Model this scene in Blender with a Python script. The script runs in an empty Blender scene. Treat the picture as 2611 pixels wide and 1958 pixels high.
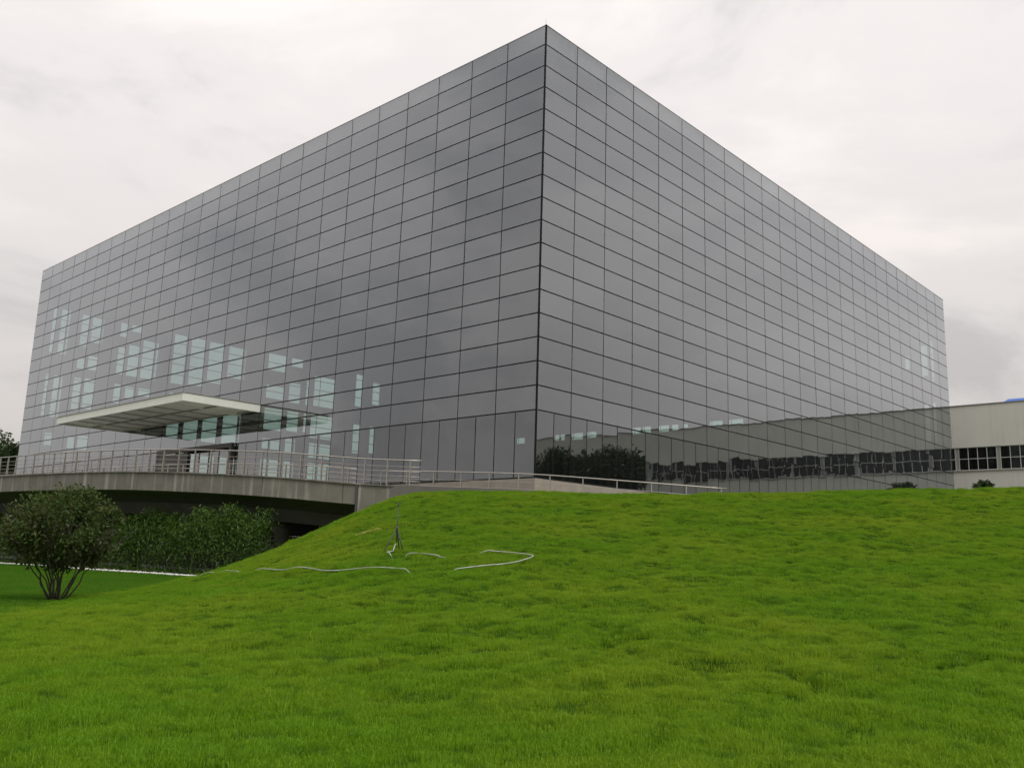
import bpy, bmesh, math, random
import numpy as np
from mathutils import Vector, Matrix

random.seed(7)
rng = np.random.default_rng(7)
SC = bpy.context.scene
COL = SC.collection

# ------------------------------------------------------------------ camera
S = 1.33                                   # metres per curtain wall row
PITCH, ROLL, YAW = 0.1895, 0.0312, 0.7474
EYE = Vector((23.1905 * S, -26.5025 * S, 1.6))
cy_, sy_ = math.cos(YAW), math.sin(YAW)
FW = Vector((-sy_ * math.cos(PITCH), cy_ * math.cos(PITCH), math.sin(PITCH)))
RT0 = Vector((cy_, sy_, 0))
UP0 = RT0.cross(FW)
RT = RT0 * math.cos(ROLL) + UP0 * math.sin(ROLL)
UP = UP0 * math.cos(ROLL) - RT0 * math.sin(ROLL)
cam = bpy.data.cameras.new('camera')
cam.sensor_width = 36.0
cam.lens = 2279.46 / 2611 * 36.0
cam.clip_start, cam.clip_end = 0.1, 6000
cam_o = bpy.data.objects.new('camera', cam)
cam_o.matrix_world = Matrix(((RT.x, UP.x, -FW.x, EYE.x), (RT.y, UP.y, -FW.y, EYE.y), (RT.z, UP.z, -FW.z, EYE.z), (0, 0, 0, 1)))
COL.objects.link(cam_o)
SC.camera = cam_o

# ------------------------------------------------------------------ sky, sun, exposure
SUN_EL, SUN_AZ = math.radians(52), math.radians(100)     # azimuth clockwise from +Y
world = bpy.data.worlds.new('World')
SC.world = world
world.use_nodes = True
nt = world.node_tree
nt.nodes.clear()
def N(tree, typ, **kw):
    n = tree.nodes.new(typ)
    for k, v in kw.items():
        setattr(n, k, v)
    return n
def L(tree, a, b): tree.links.new(a, b)
wo = N(nt, 'ShaderNodeOutputWorld')
bg = N(nt, 'ShaderNodeBackground')
sky = N(nt, 'ShaderNodeTexSky', sky_type='NISHITA', sun_disc=False)
sky.sun_elevation, sky.sun_rotation = SUN_EL, SUN_AZ
sky.dust_density = 4.0
tc = N(nt, 'ShaderNodeTexCoord')
sep = N(nt, 'ShaderNodeSeparateXYZ'); L(nt, tc.outputs['Generated'], sep.inputs[0])
grad = N(nt, 'ShaderNodeValToRGB'); L(nt, sep.outputs['Z'], grad.inputs[0])
e = grad.color_ramp.elements
e[0].position, e[0].color = 0.0, (0.60, 0.555, 0.515, 1)
e[1].position, e[1].color = 1.0, (1.85, 1.80, 1.78, 1)
for p, c in ((0.10, (0.69, 0.645, 0.615)), (0.25, (0.82, 0.775, 0.75)), (0.42, (0.93, 0.88, 0.862)), (0.56, (0.985, 0.935, 0.915)), (0.75, (1.35, 1.30, 1.27))):
    x = e.new(p); x.color = (*c, 1)
mp = N(nt, 'ShaderNodeMapping'); mp.inputs['Scale'].default_value = (1, 1, 2.2)
mp.inputs['Location'].default_value = (3.3, 2.1, 0.3)
L(nt, tc.outputs['Generated'], mp.inputs[0])
n1 = N(nt, 'ShaderNodeTexNoise'); n1.inputs['Scale'].default_value = 2.3; n1.inputs['Detail'].default_value = 6
n1.inputs['Roughness'].default_value = 0.57; n1.inputs['Distortion'].default_value = 0.35
L(nt, mp.outputs[0], n1.inputs['Vector'])
cr = N(nt, 'ShaderNodeValToRGB'); cr.color_ramp.interpolation = 'EASE'
ce = cr.color_ramp.elements
ce[0].position, ce[0].color = 0.34, (0.725, 0.735, 0.75, 1)       # heavier cloud bases
ce[1].position, ce[1].color = 0.66, (1.09, 1.075, 1.065, 1)      # thin bright gaps
cm_ = ce.new(0.50); cm_.color = (0.955, 0.955, 0.955, 1)
L(nt, n1.outputs['Fac'], cr.inputs[0])
mul = N(nt, 'ShaderNodeMix', data_type='RGBA', blend_type='MULTIPLY'); mul.inputs['Factor'].default_value = 1
L(nt, grad.outputs[0], mul.inputs[6]); L(nt, cr.outputs[0], mul.inputs[7])
sks = N(nt, 'ShaderNodeMix', data_type='RGBA', blend_type='MULTIPLY'); sks.inputs['Factor'].default_value = 1
sks.inputs[7].default_value = (0.1, 0.1, 0.1, 1)
L(nt, sky.outputs[0], sks.inputs[6])
mx = N(nt, 'ShaderNodeMix', data_type='RGBA'); mx.inputs['Factor'].default_value = 0.95
L(nt, sks.outputs[2], mx.inputs[6]); L(nt, mul.outputs[2], mx.inputs[7])
L(nt, mx.outputs[2], bg.inputs['Color'])
bg.inputs['Strength'].default_value = 1.04
L(nt, bg.outputs[0], wo.inputs[0])

sun = bpy.data.lights.new('sun', 'SUN')
sun.energy, sun.angle, sun.color = 1.5, math.radians(16), (1, 0.97, 0.92)
sun_o = bpy.data.objects.new('sun', sun)
sd = Vector((math.sin(SUN_AZ) * math.cos(SUN_EL), math.cos(SUN_AZ) * math.cos(SUN_EL), math.sin(SUN_EL)))
sun_o.rotation_euler = (-sd).to_track_quat('-Z', 'Y').to_euler()
sun_o.location = (60, -60, 80)
COL.objects.link(sun_o)

SC.view_settings.view_transform = 'Standard'
SC.view_settings.look = 'None'
SC.view_settings.exposure = 0.0
SC.view_settings.gamma = 1.0
SC.view_settings.use_curve_mapping = False
SC.render.engine = 'CYCLES'
SC.cycles.use_denoising = True
SC.cycles.max_bounces = 8
SC.cycles.transparent_max_bounces = 16
SC.cycles.caustics_reflective = False
SC.cycles.caustics_refractive = False

# ------------------------------------------------------------------ helpers
def tag(o, label=None, cat=None, group=None, kind=None):
    if label: o['label'] = label
    if cat: o['category'] = cat
    if group: o['group'] = group
    if kind: o['kind'] = kind
    return o
def empty(name, loc=(0, 0, 0), rz=0):
    o = bpy.data.objects.new(name, None)
    o.empty_display_size = 0.5
    o.location = loc; o.rotation_euler.z = rz
    COL.objects.link(o)
    return o
def link(name, me, parent=None):
    o = bpy.data.objects.new(name, me)
    COL.objects.link(o)
    o.parent = parent
    return o
def mesh_np(name, verts, faces, mats, mat_idx=None, smooth=False):
    """verts (n,3), faces (m,k) with constant k"""
    verts = np.asarray(verts, np.float32); faces = np.asarray(faces, np.int32)
    me = bpy.data.meshes.new(name)
    m, k = faces.shape
    me.vertices.add(len(verts)); me.vertices.foreach_set('co', verts.ravel())
    me.loops.add(m * k); me.loops.foreach_set('vertex_index', faces.ravel())
    me.polygons.add(m)
    me.polygons.foreach_set('loop_start', np.arange(0, m * k, k, dtype=np.int32))
    if mat_idx is not None: me.polygons.foreach_set('material_index', np.asarray(mat_idx, np.int32))
    me.polygons.foreach_set('use_smooth', np.full(m, bool(smooth)))
    for x in (mats if isinstance(mats, (list, tuple)) else [mats]): me.materials.append(x)
    me.update(calc_edges=True)
    return me
class MB:
    """collects boxes, prisms and tubes into one mesh"""
    def __init__(self): self.v, self.f = [], []
    def add(self, vs, fs):
        n = len(self.v); self.v += [tuple(p) for p in vs]; self.f += [tuple(i + n for i in f) for f in fs]
        return self
    def box(self, x0, x1, y0, y1, z0, z1):
        return self.add([(x0, y0, z0), (x1, y0, z0), (x1, y1, z0), (x0, y1, z0), (x0, y0, z1), (x1, y0, z1), (x1, y1, z1), (x0, y1, z1)],
                        [(3, 2, 1, 0), (4, 5, 6, 7), (0, 1, 5, 4), (1, 2, 6, 5), (2, 3, 7, 6), (3, 0, 4, 7)])
    def tube(self, pts, rad, n=8, caps=True):
        pts = [Vector(p) for p in pts]
        rads = rad if isinstance(rad, (list, tuple)) else [rad] * len(pts)
        vs, fs = [], []
        ref = None
        for i, p in enumerate(pts):
            t = (pts[min(i + 1, len(pts) - 1)] - pts[max(i - 1, 0)]).normalized()
            if ref is None:
                ref = t.cross(Vector((0, 0, 1)))
                if ref.length < 0.05: ref = t.cross(Vector((1, 0, 0)))
            a = (ref - t * ref.dot(t)).normalized(); ref = a
            b = t.cross(a)
            for k in range(n):
                w = 2 * math.pi * k / n
                vs.append(p + (a * math.cos(w) + b * math.sin(w)) * rads[i])
        for i in range(len(pts) - 1):
            for k in range(n):
                fs.append((i * n + k, i * n + (k + 1) % n, (i + 1) * n + (k + 1) % n, (i + 1) * n + k))
        if caps:
            fs.append(tuple(range(n))[::-1]); fs.append(tuple((len(pts) - 1) * n + k for k in range(n)))
        return self.add(vs, fs)
    def bar(self, a, b, w, h):
        """rectangular bar from a to b: w across horizontally, h vertically"""
        a, b = Vector(a), Vector(b)
        t = (b - a).normalized()
        s = t.cross(Vector((0, 0, 1)))
        s = s.normalized() if s.length > 1e-4 else Vector((1, 0, 0))
        u = s.cross(t)
        vs = [p + s * (i * w / 2) + u * (j * h / 2) for p in (a, b) for i, j in ((-1, -1), (1, -1), (1, 1), (-1, 1))]
        return self.add(vs, [(0, 1, 2, 3), (7, 6, 5, 4), (0, 4, 5, 1), (1, 5, 6, 2), (2, 6, 7, 3), (3, 7, 4, 0)])
    def sweep(self, frames, prof, closed=True, caps=True):
        """frames: list of (origin, side, up) ; prof: list of (side offset, up offset)"""
        n = len(prof); vs, fs = [], []
        for o, s, u in frames:
            for a, b in prof: vs.append(o + s * a + u * b)
        for i in range(len(frames) - 1):
            for k in range(n if closed else n - 1):
                fs.append((i * n + k, i * n + (k + 1) % n, (i + 1) * n + (k + 1) % n, (i + 1) * n + k))
        if caps and closed:
            fs.append(tuple(range(n))[::-1]); fs.append(tuple((len(frames) - 1) * n + k for k in range(n)))
        return self.add(vs, fs)
    def mesh(self, name, mat, smooth=False, bevel=0):
        me = bpy.data.meshes.new(name)
        me.from_pydata(self.v, [], self.f)
        bm = bmesh.new(); bm.from_mesh(me)
        if bevel:
            bmesh.ops.bevel(bm, geom=list(bm.edges), offset=bevel, segments=1, affect='EDGES')
        bmesh.ops.recalc_face_normals(bm, faces=bm.faces)
        bm.to_mesh(me); bm.free()
        for x in (mat if isinstance(mat, (list, tuple)) else [mat]): me.materials.append(x)
        if smooth:
            for p in me.polygons: p.use_smooth = True
        me.update()
        return me
    def build(self, name, mat, parent=None, smooth=False, bevel=0):
        return link(name, self.mesh(name, mat, smooth, bevel), parent)
def spline(pts, step):
    """Catmull-Rom through points, resampled"""
    P = [Vector(p) for p in pts]
    P = [P[0] * 2 - P[1]] + P + [P[-1] * 2 - P[-2]]
    out = []
    for i in range(1, len(P) - 2):
        a, b, c, d = P[i - 1:i + 3]
        n = max(2, int((c - b).length / step))
        for k in range(n):
            t = k / n
            out.append(0.5 * ((2 * b) + (c - a) * t + (2 * a - 5 * b + 4 * c - d) * t * t + (3 * b - a - 3 * c + d) * t ** 3))
    out.append(P[-2])
    return out
def resample(pts, step):
    pts = [Vector(p) for p in pts]
    out, acc = [pts[0].copy()], 0.0
    for a, b in zip(pts, pts[1:]):
        l = (b - a).length; pos = 0.0
        while acc + (l - pos) >= step:
            pos += step - acc; acc = 0.0
            out.append(a.lerp(b, pos / l))
        acc += l - pos
    return out

# site axes: origin under the camera, u to the right, v straight ahead
def G(u, v, z=0.0):
    return Vector((EYE.x + cy_ * u - sy_ * v, EYE.y + sy_ * u + cy_ * v, z))

# ------------------------------------------------------------------ materials
def mat(name, color, rough=0.6, metal=0.0, noise=None, bump=None, spec=0.5, streak=None):
    """noise=(scale, amount) colour mottling, bump=(scale, distance), streak=(colour, amount) vertical weathering"""
    m = bpy.data.materials.new(name); m.use_nodes = True
    t = m.node_tree; b = t.nodes['Principled BSDF']
    b.inputs['Roughness'].default_value = rough; b.inputs['Metallic'].default_value = metal
    b.inputs['Specular IOR Level'].default_value = spec
    g = N(t, 'ShaderNodeNewGeometry')
    out = None
    rgb = N(t, 'ShaderNodeRGB'); rgb.outputs[0].default_value = (*color, 1); out = rgb.outputs[0]
    if noise:
        sc, am = noise
        n = N(t, 'ShaderNodeTexNoise'); n.inputs['Scale'].default_value = sc; n.inputs['Detail'].default_value = 6
        n.inputs['Roughness'].default_value = 0.62
        L(t, g.outputs['Position'], n.inputs['Vector'])
        r = N(t, 'ShaderNodeMapRange'); r.inputs['From Min'].default_value = 0.3; r.inputs['From Max'].default_value = 0.7
        r.inputs['To Min'].default_value = 1 - am; r.inputs['To Max'].default_value = 1 + am
        L(t, n.outputs['Fac'], r.inputs['Value'])
        mm = N(t, 'ShaderNodeMix', data_type='RGBA', blend_type='MULTIPLY'); mm.inputs['Factor'].default_value = 1
        L(t, out, mm.inputs[6]); L(t, r.outputs[0], mm.inputs[7]); out = mm.outputs[2]
    if streak:
        sc_, am = streak
        mpn = N(t, 'ShaderNodeMapping'); mpn.inputs['Scale'].default_value = (2.2, 2.2, 0.12)
        L(t, g.outputs['Position'], mpn.inputs[0])
        n = N(t, 'ShaderNodeTexNoise'); n.inputs['Scale'].default_value = 1.4; n.inputs['Detail'].default_value = 5
        L(t, mpn.outputs[0], n.inputs['Vector'])
        r = N(t, 'ShaderNodeMapRange'); r.inputs['From Min'].default_value = 0.55; r.inputs['From Max'].default_value = 0.75
        r.inputs['To Max'].default_value = am
        L(t, n.outputs['Fac'], r.inputs['Value'])
        mm = N(t, 'ShaderNodeMix', data_type='RGBA'); mm.inputs[7].default_value = (*sc_, 1)
        L(t, r.outputs[0], mm.inputs['Factor']); L(t, out, mm.inputs[6]); out = mm.outputs[2]
    L(t, out, b.inputs['Base Color'])
    if bump:
        sc, di = bump
        n = N(t, 'ShaderNodeTexNoise'); n.inputs['Scale'].default_value = sc; n.inputs['Detail'].default_value = 5
        L(t, g.outputs['Position'], n.inputs['Vector'])
        bp = N(t, 'ShaderNodeBump'); bp.inputs['Distance'].default_value = di; bp.inputs['Strength'].default_value = 1
        L(t, n.outputs['Fac'], bp.inputs['Height']); L(t, bp.outputs[0], b.inputs['Normal'])
    return m

def glass_mat(name, r0, trans, refl=(0.90, 0.945, 0.99), wave=0.0021, dirt=0.012, island=False):
    """coated reflective glazing: mirror layer by Fresnel over a tinted clear body, a little dust"""
    m = bpy.data.materials.new(name); m.use_nodes = True
    t = m.node_tree; t.nodes.remove(t.nodes['Principled BSDF'])
    out = t.nodes['Material Output']
    g = N(t, 'ShaderNodeNewGeometry')
    oi = N(t, 'ShaderNodeObjectInfo')
    rnd = N(t, 'ShaderNodeMath', operation='ADD'); L(t, oi.outputs['Random'], rnd.inputs[0]); L(t, g.outputs['Random Per Island'], rnd.inputs[1])
    fr = N(t, 'ShaderNodeMath', operation='FRACT'); L(t, rnd.outputs[0], fr.inputs[0])
    # reveal the rolled waviness of toughened glass
    comb = N(t, 'ShaderNodeCombineXYZ')
    sc = N(t, 'ShaderNodeMath', operation='MULTIPLY'); sc.inputs[1].default_value = 37.0; L(t, fr.outputs[0], sc.inputs[0])
    for i in range(3): L(t, sc.outputs[0], comb.inputs[i])
    ad = N(t, 'ShaderNodeVectorMath', operation='ADD'); L(t, g.outputs['Position'], ad.inputs[0]); L(t, comb.outputs[0], ad.inputs[1])
    n = N(t, 'ShaderNodeTexNoise'); n.inputs['Scale'].default_value = 0.42; n.inputs['Detail'].default_value = 1.5
    L(t, ad.outputs[0], n.inputs['Vector'])
    bp = N(t, 'ShaderNodeBump'); bp.inputs['Strength'].default_value = 1.0; bp.inputs['Distance'].default_value = wave * 4
    L(t, n.outputs['Fac'], bp.inputs['Height'])
    gl = N(t, 'ShaderNodeBsdfGlossy'); gl.inputs['Roughness'].default_value = 0.015
    gl.inputs['Color'].default_value = (*refl, 1)
    L(t, bp.outputs[0], gl.inputs['Normal'])
    tr = N(t, 'ShaderNodeBsdfTransparent'); tr.inputs['Color'].default_value = (*trans, 1)
    lw = N(t, 'ShaderNodeLayerWeight'); lw.inputs['Blend'].default_value = 0.5
    pw = N(t, 'ShaderNodeMath', operation='POWER'); pw.inputs[1].default_value = 2.85; L(t, lw.outputs['Facing'], pw.inputs[0])
    rr = N(t, 'ShaderNodeMapRange'); rr.inputs['To Min'].default_value = r0 * 0.94; rr.inputs['To Max'].default_value = r0 * 1.06
    L(t, fr.outputs[0], rr.inputs['Value'])
    inv = N(t, 'ShaderNodeMath', operation='SUBTRACT'); inv.inputs[0].default_value = 1.0; L(t, rr.outputs[0], inv.inputs[1])
    fm = N(t, 'ShaderNodeMath', operation='MULTIPLY_ADD'); L(t, pw.outputs[0], fm.inputs[0]); L(t, inv.outputs[0], fm.inputs[1]); L(t, rr.outputs[0], fm.inputs[2])
    mix = N(t, 'ShaderNodeMixShader'); L(t, fm.outputs[0], mix.inputs[0]); L(t, tr.outputs[0], mix.inputs[1]); L(t, gl.outputs[0], mix.inputs[2])
    # dust film, streaked downwards
    df = N(t, 'ShaderNodeBsdfDiffuse'); df.inputs['Color'].default_value = (0.52, 0.51, 0.49, 1)
    mpn = N(t, 'ShaderNodeMapping'); mpn.inputs['Scale'].default_value = (2.5, 2.5, 0.25); L(t, g.outputs['Position'], mpn.inputs[0])
    dn = N(t, 'ShaderNodeTexNoise'); dn.inputs['Scale'].default_value = 1.2; dn.inputs['Detail'].default_value = 6; L(t, mpn.outputs[0], dn.inputs['Vector'])
    dr = N(t, 'ShaderNodeMapRange'); dr.inputs['From Min'].default_value = 0.35; dr.inputs['From Max'].default_value = 0.75
    dr.inputs['To Min'].default_value = dirt * 0.5; dr.inputs['To Max'].default_value = dirt * 2.0; L(t, dn.outputs['Fac'], dr.inputs['Value'])
    mix2 = N(t, 'ShaderNodeMixShader'); L(t, dr.outputs[0], mix2.inputs[0]); L(t, mix.outputs[0], mix2.inputs[1]); L(t, df.outputs[0], mix2.inputs[2])
    L(t, mix2.outputs[0], out.inputs['Surface'])
    return m
def clear_mat(name, col):
    m = bpy.data.materials.new(name); m.use_nodes = True
    t = m.node_tree; t.nodes.remove(t.nodes['Principled BSDF'])
    tr = N(t, 'ShaderNodeBsdfTransparent'); tr.inputs['Color'].default_value = (*col, 1)
    L(t, tr.outputs[0], t.nodes['Material Output'].inputs['Surface'])
    return m
def leaf_mat(name, ca, cb, cc=None, trans=0.35, gloss=0.06, scale=1.2, tuft=None):
    """leaf: colour runs between ca and cb per leaf, drifting to cc in patches"""
    m = bpy.data.materials.new(name); m.use_nodes = True
    t = m.node_tree; t.nodes.remove(t.nodes['Principled BSDF'])
    g = N(t, 'ShaderNodeNewGeometry'); oi = N(t, 'ShaderNodeObjectInfo')
    rnd = N(t, 'ShaderNodeMath', operation='ADD'); L(t, oi.outputs['Random'], rnd.inputs[0]); L(t, g.outputs['Random Per Island'], rnd.inputs[1])
    fr = N(t, 'ShaderNodeMath', operation='FRACT'); L(t, rnd.outputs[0], fr.inputs[0])
    a = N(t, 'ShaderNodeMix', data_type='RGBA'); a.inputs[6].default_value = (*ca, 1); a.inputs[7].default_value = (*cb, 1)
    L(t, fr.outputs[0], a.inputs['Factor']); col = a.outputs[2]
    if cc:
        n = N(t, 'ShaderNodeTexNoise'); n.inputs['Scale'].default_value = scale; n.inputs['Detail'].default_value = 5
        n.inputs['Roughness'].default_value = 0.6
        L(t, g.outputs['Position'], n.inputs['Vector'])
        r = N(t, 'ShaderNodeMapRange'); r.inputs['From Min'].default_value = 0.40; r.inputs['From Max'].default_value = 0.66
        L(t, n.outputs['Fac'], r.inputs['Value'])
        b = N(t, 'ShaderNodeMix', data_type='RGBA'); b.inputs[7].default_value = (*cc, 1)
        L(t, r.outputs[0], b.inputs['Factor']); L(t, col, b.inputs[6]); col = b.outputs[2]
    if tuft:                                  # scattered darker, lusher tufts
        n = N(t, 'ShaderNodeTexNoise'); n.inputs['Scale'].default_value = 3.6; n.inputs['Detail'].default_value = 4
        L(t, g.outputs['Position'], n.inputs['Vector'])
        r = N(t, 'ShaderNodeMapRange'); r.inputs['From Min'].default_value = 0.52; r.inputs['From Max'].default_value = 0.72; r.inputs['To Max'].default_value = 0.8
        L(t, n.outputs['Fac'], r.inputs['Value'])
        b = N(t, 'ShaderNodeMix', data_type='RGBA'); b.inputs[7].default_value = (*tuft, 1)
        L(t, r.outputs[0], b.inputs['Factor']); L(t, col, b.inputs[6]); col = b.outputs[2]
    d = N(t, 'ShaderNodeBsdfDiffuse'); tl = N(t, 'ShaderNodeBsdfTranslucent'); gl = N(t, 'ShaderNodeBsdfGlossy')
    gl.inputs['Roughness'].default_value = 0.45
    L(t, col, d.inputs[0]); L(t, col, tl.inputs[0])
    m1 = N(t, 'ShaderNodeMixShader'); m1.inputs[0].default_value = trans; L(t, d.outputs[0], m1.inputs[1]); L(t, tl.outputs[0], m1.inputs[2])
    m2 = N(t, 'ShaderNodeMixShader'); m2.inputs[0].default_value = gloss; L(t, m1.outputs[0], m2.inputs[1]); L(t, gl.outputs[0], m2.inputs[2])
    L(t, m2.outputs[0], t.nodes['Material Output'].inputs['Surface'])
    return m

M = {}
M['glass'] = glass_mat('reflective_glass', 0.222, (0.36, 0.50, 0.475))
M['glass_low'] = glass_mat('reflective_glass_ground_floor', 0.175, (0.33, 0.455, 0.435), wave=0.0038)
M['parapet'] = glass_mat('spandrel_glass', 0.27, (0.55, 0.57, 0.57), dirt=0.06)
M['clear'] = clear_mat('inner_glass_face', (0.96, 0.98, 0.97))
M['rear_glass'] = clear_mat('rear_glazing', (0.70, 0.80, 0.77))
M['seal'] = mat('black_sealant', (0.010, 0.010, 0.011), 0.7, spec=0.15)
M['post'] = mat('dark_aluminium', (0.012, 0.013, 0.015), 0.6, spec=0.15)
M['inside'] = mat('interior_wall', (0.06, 0.06, 0.063), 0.8)
M['inside_dark'] = mat('interior_ceiling', (0.05, 0.05, 0.055), 0.9)
M['tan'] = mat('tan_plinth_stone', (0.30, 0.265, 0.225), 0.75, noise=(1.6, 0.12), bump=(8, 0.004))
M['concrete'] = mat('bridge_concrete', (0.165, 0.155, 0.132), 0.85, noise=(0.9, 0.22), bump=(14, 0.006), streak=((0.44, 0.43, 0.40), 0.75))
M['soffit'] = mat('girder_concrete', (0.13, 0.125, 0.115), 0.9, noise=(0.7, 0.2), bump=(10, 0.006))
M['basement'] = mat('basement_wall', (0.07, 0.07, 0.07), 0.85, noise=(0.5, 0.2))
M['paving'] = mat('grey_paving', (0.15, 0.142, 0.13), 0.85, noise=(1.5, 0.12))
M['steel'] = mat('brushed_stainless', (0.40, 0.375, 0.335), 0.38, metal=0.85, noise=(6, 0.12))
M['cream'] = mat('canopy_cream_paint', (0.78, 0.81, 0.735), 0.5, noise=(0.8, 0.05), streak=((0.50, 0.50, 0.43), 0.25))
M['bronze'] = mat('dark_bronze_cladding', (0.030, 0.026, 0.024), 0.38)
M['factory'] = mat('cream_render_wall', (0.72, 0.695, 0.64), 0.85, noise=(0.35, 0.05), bump=(5, 0.004), streak=((0.36, 0.34, 0.30), 0.22))
M['white'] = mat('white_frame_paint', (0.62, 0.62, 0.60), 0.5)
M['fglass'] = glass_mat('factory_window_glass', 0.035, (0.25, 0.26, 0.26), dirt=0.02)
M['fdark'] = mat('factory_interior', (0.02, 0.017, 0.015), 0.9)
M['blue'] = mat('blue_sheet_roof', (0.012, 0.10, 0.42), 0.45, noise=(1.5, 0.15))
M['asphalt'] = mat('asphalt', (0.05, 0.05, 0.05), 0.9, noise=(2, 0.2), bump=(40, 0.004))
M['soil'] = mat('far_ground', (0.075, 0.085, 0.045), 0.95, noise=(0.05, 0.3))
M['turf'] = mat('turf_under_grass', (0.030, 0.065, 0.005), 1.0, noise=(3.5, 0.4), spec=0.02)
M['gravel'] = mat('white_gravel', (0.66, 0.65, 0.62), 0.9, noise=(20, 0.3))
M['clay'] = mat('bare_clay', (0.27, 0.17, 0.07), 0.95, noise=(9, 0.35), bump=(30, 0.02))
M['bark'] = mat('shrub_bark', (0.045, 0.036, 0.028), 0.9, noise=(14, 0.35), bump=(30, 0.006))
M['bamboo'] = mat('bamboo_cane', (0.11, 0.12, 0.045), 0.6, noise=(6, 0.25))
M['iron'] = mat('sprinkler_iron', (0.055, 0.055, 0.05), 0.55, metal=0.3, noise=(20, 0.3))
M['hose'] = mat('pale_grey_hose', (0.34, 0.36, 0.31), 0.7, noise=(5, 0.3))
M['leaf_shrub'] = leaf_mat('shrub_leaf', (0.028, 0.070, 0.013), (0.072, 0.122, 0.026), (0.090, 0.098, 0.032), 0.35, 0.015, 3.5)
M['leaf_bamboo'] = leaf_mat('bamboo_leaf', (0.034, 0.085, 0.008), (0.105, 0.190, 0.022), (0.075, 0.155, 0.018), 0.38, 0.03, 1.2)
M['leaf_tree'] = leaf_mat('tree_leaf', (0.025, 0.055, 0.015), (0.055, 0.090, 0.028), (0.035, 0.06, 0.02), 0.3, 0.03, 0.8)
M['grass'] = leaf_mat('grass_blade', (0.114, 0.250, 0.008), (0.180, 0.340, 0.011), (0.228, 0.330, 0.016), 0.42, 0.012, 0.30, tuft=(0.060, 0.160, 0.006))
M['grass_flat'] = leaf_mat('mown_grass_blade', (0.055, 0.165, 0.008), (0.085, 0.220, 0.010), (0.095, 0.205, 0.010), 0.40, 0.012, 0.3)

# ------------------------------------------------------------------ terrain
def sst(a, b, x):
    t = np.clip((x - a) / (b - a), 0, 1); return t * t * (3 - 2 * t)
def terrain(u, v):
    u = np.asarray(u, float); v = np.asarray(v, float)
    hc = 0.995 * np.interp(u, [-12, -3.4, 1.8, 6.7, 10.5, 14, 19.6, 40], [3.8, 3.86, 4.0, 4.17, 4.38, 4.55, 4.82, 5.0])
    t = np.clip(v / 33.0, 0, None)
    a, b = .86, 1.10
    s = np.clip((t - a) / (b - a), 0, 1); h = b - a
    herm = (2 * s ** 3 - 3 * s ** 2 + 1) * a * a + (s ** 3 - 2 * s ** 2 + s) * h * 2 * a + (-2 * s ** 3 + 3 * s ** 2)
    lon = np.where(t < a, t * t, herm)
    toe = np.interp(v, [0, 8, 18, 34, 45, 60], [-5.5, -7.4, -10.1, -12.45, -13.6, -15])
    pla = np.interp(v, [0, 8, 18, 34, 45, 60], [3, 2, 0, -2.6, -3.6, -5.5])
    t2 = np.clip((u - toe) / (pla - toe), -0.2, 1.2)
    prof = lambda q: np.interp(q, [0, .144, .25, .39, .56, .72, .85, 1], [0, .12, .23, .39, .61, .84, .96, 1])
    lat = sum(prof(t2 + k) for k in (-.06, -.03, 0, .03, .06)) / 5
    low = 0.12 * np.clip((v + 6) / 18, 0, 1)
    z = np.maximum(low + (hc * lon - low) * lat, low)
    near_path = 1 - sst(1.0, 8.0, u)
    z = z + sst(34, 41, v) * (0.43 * near_path - 0.30 * (1 - near_path)) * lat
    far = (1 - sst(125, 150, np.abs(u))) * (1 - sst(135, 150, v))
    return z * far - 0.4 * (1 - far)
def hash2(i, j, seed):
    h = (i * 374761393 + j * 668265263 + seed * 144665) & 0xffffffff
    h = ((h ^ (h >> 13)) * 1274126177) & 0xffffffff
    return ((h ^ (h >> 16)) & 0xffff) / 65535.0
def vnoise(x, y, seed=0):
    xi = np.floor(x).astype(np.int64); yi = np.floor(y).astype(np.int64)
    fx = x - xi; fy = y - yi
    fx = fx * fx * (3 - 2 * fx); fy = fy * fy * (3 - 2 * fy)
    a = hash2(xi, yi, seed); b = hash2(xi + 1, yi, seed); c = hash2(xi, yi + 1, seed); d = hash2(xi + 1, yi + 1, seed)
    return a + (b - a) * fx + (c - a) * fy + (a - b - c + d) * fx * fy
LA = 0.135
def hollows(u, v): return np.clip((vnoise(u * 3.1 + 7, v * 3.6, 5) - 0.68) / 0.2, 0, 1)
def lumps(u, v):
    """tussocky lumps of the mound"""
    n = vnoise(u * 2.2, v * 2.4, 1) * 0.6 + vnoise(u * 4.6, v * 5.2, 2) * 0.35 + vnoise(u * 0.9, v * 0.9, 3) * 0.45
    hol = hollows(u, v)
    return (n - 0.68) * 1.25 - hol * 1.0
def axis(segs):
    out = []
    for a, b, s in segs: out += list(np.arange(a, b, s))
    return np.array(out + [segs[-1][1]])
us = axis([(-150, -60, 6), (-60, -36, 1.5), (-36, -14, 0.5), (-14, 24, 0.15), (24, 60, 1.5), (60, 151, 6)])
vs_ = axis([(-60, -6, 3), (-6, 3, 0.5), (3, 42, 0.15), (42, 64, 0.6), (64, 151, 4)])
UU, VV = np.meshgrid(us, vs_)
ZZ = terrain(UU, VV)
wl = sst(-14, -10, UU) * sst(24, 20, UU) if False else np.clip((UU + 14) / 3, 0, 1) * np.clip((25 - UU) / 2, 0, 1) * np.clip((VV - 2) / 2, 0, 1) * np.clip((42 - VV) / 3, 0, 1)
onm = np.clip((ZZ - 0.14) / 0.25, 0.25, 1)
ZZ = ZZ + lumps(UU, VV) * LA * wl * onm
X = EYE.x + cy_ * UU - sy_ * VV; Y = EYE.y + sy_ * UU + cy_ * VV
nu, nv = len(us), len(vs_)
idx = np.arange(nu * nv).reshape(nv, nu)
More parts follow.
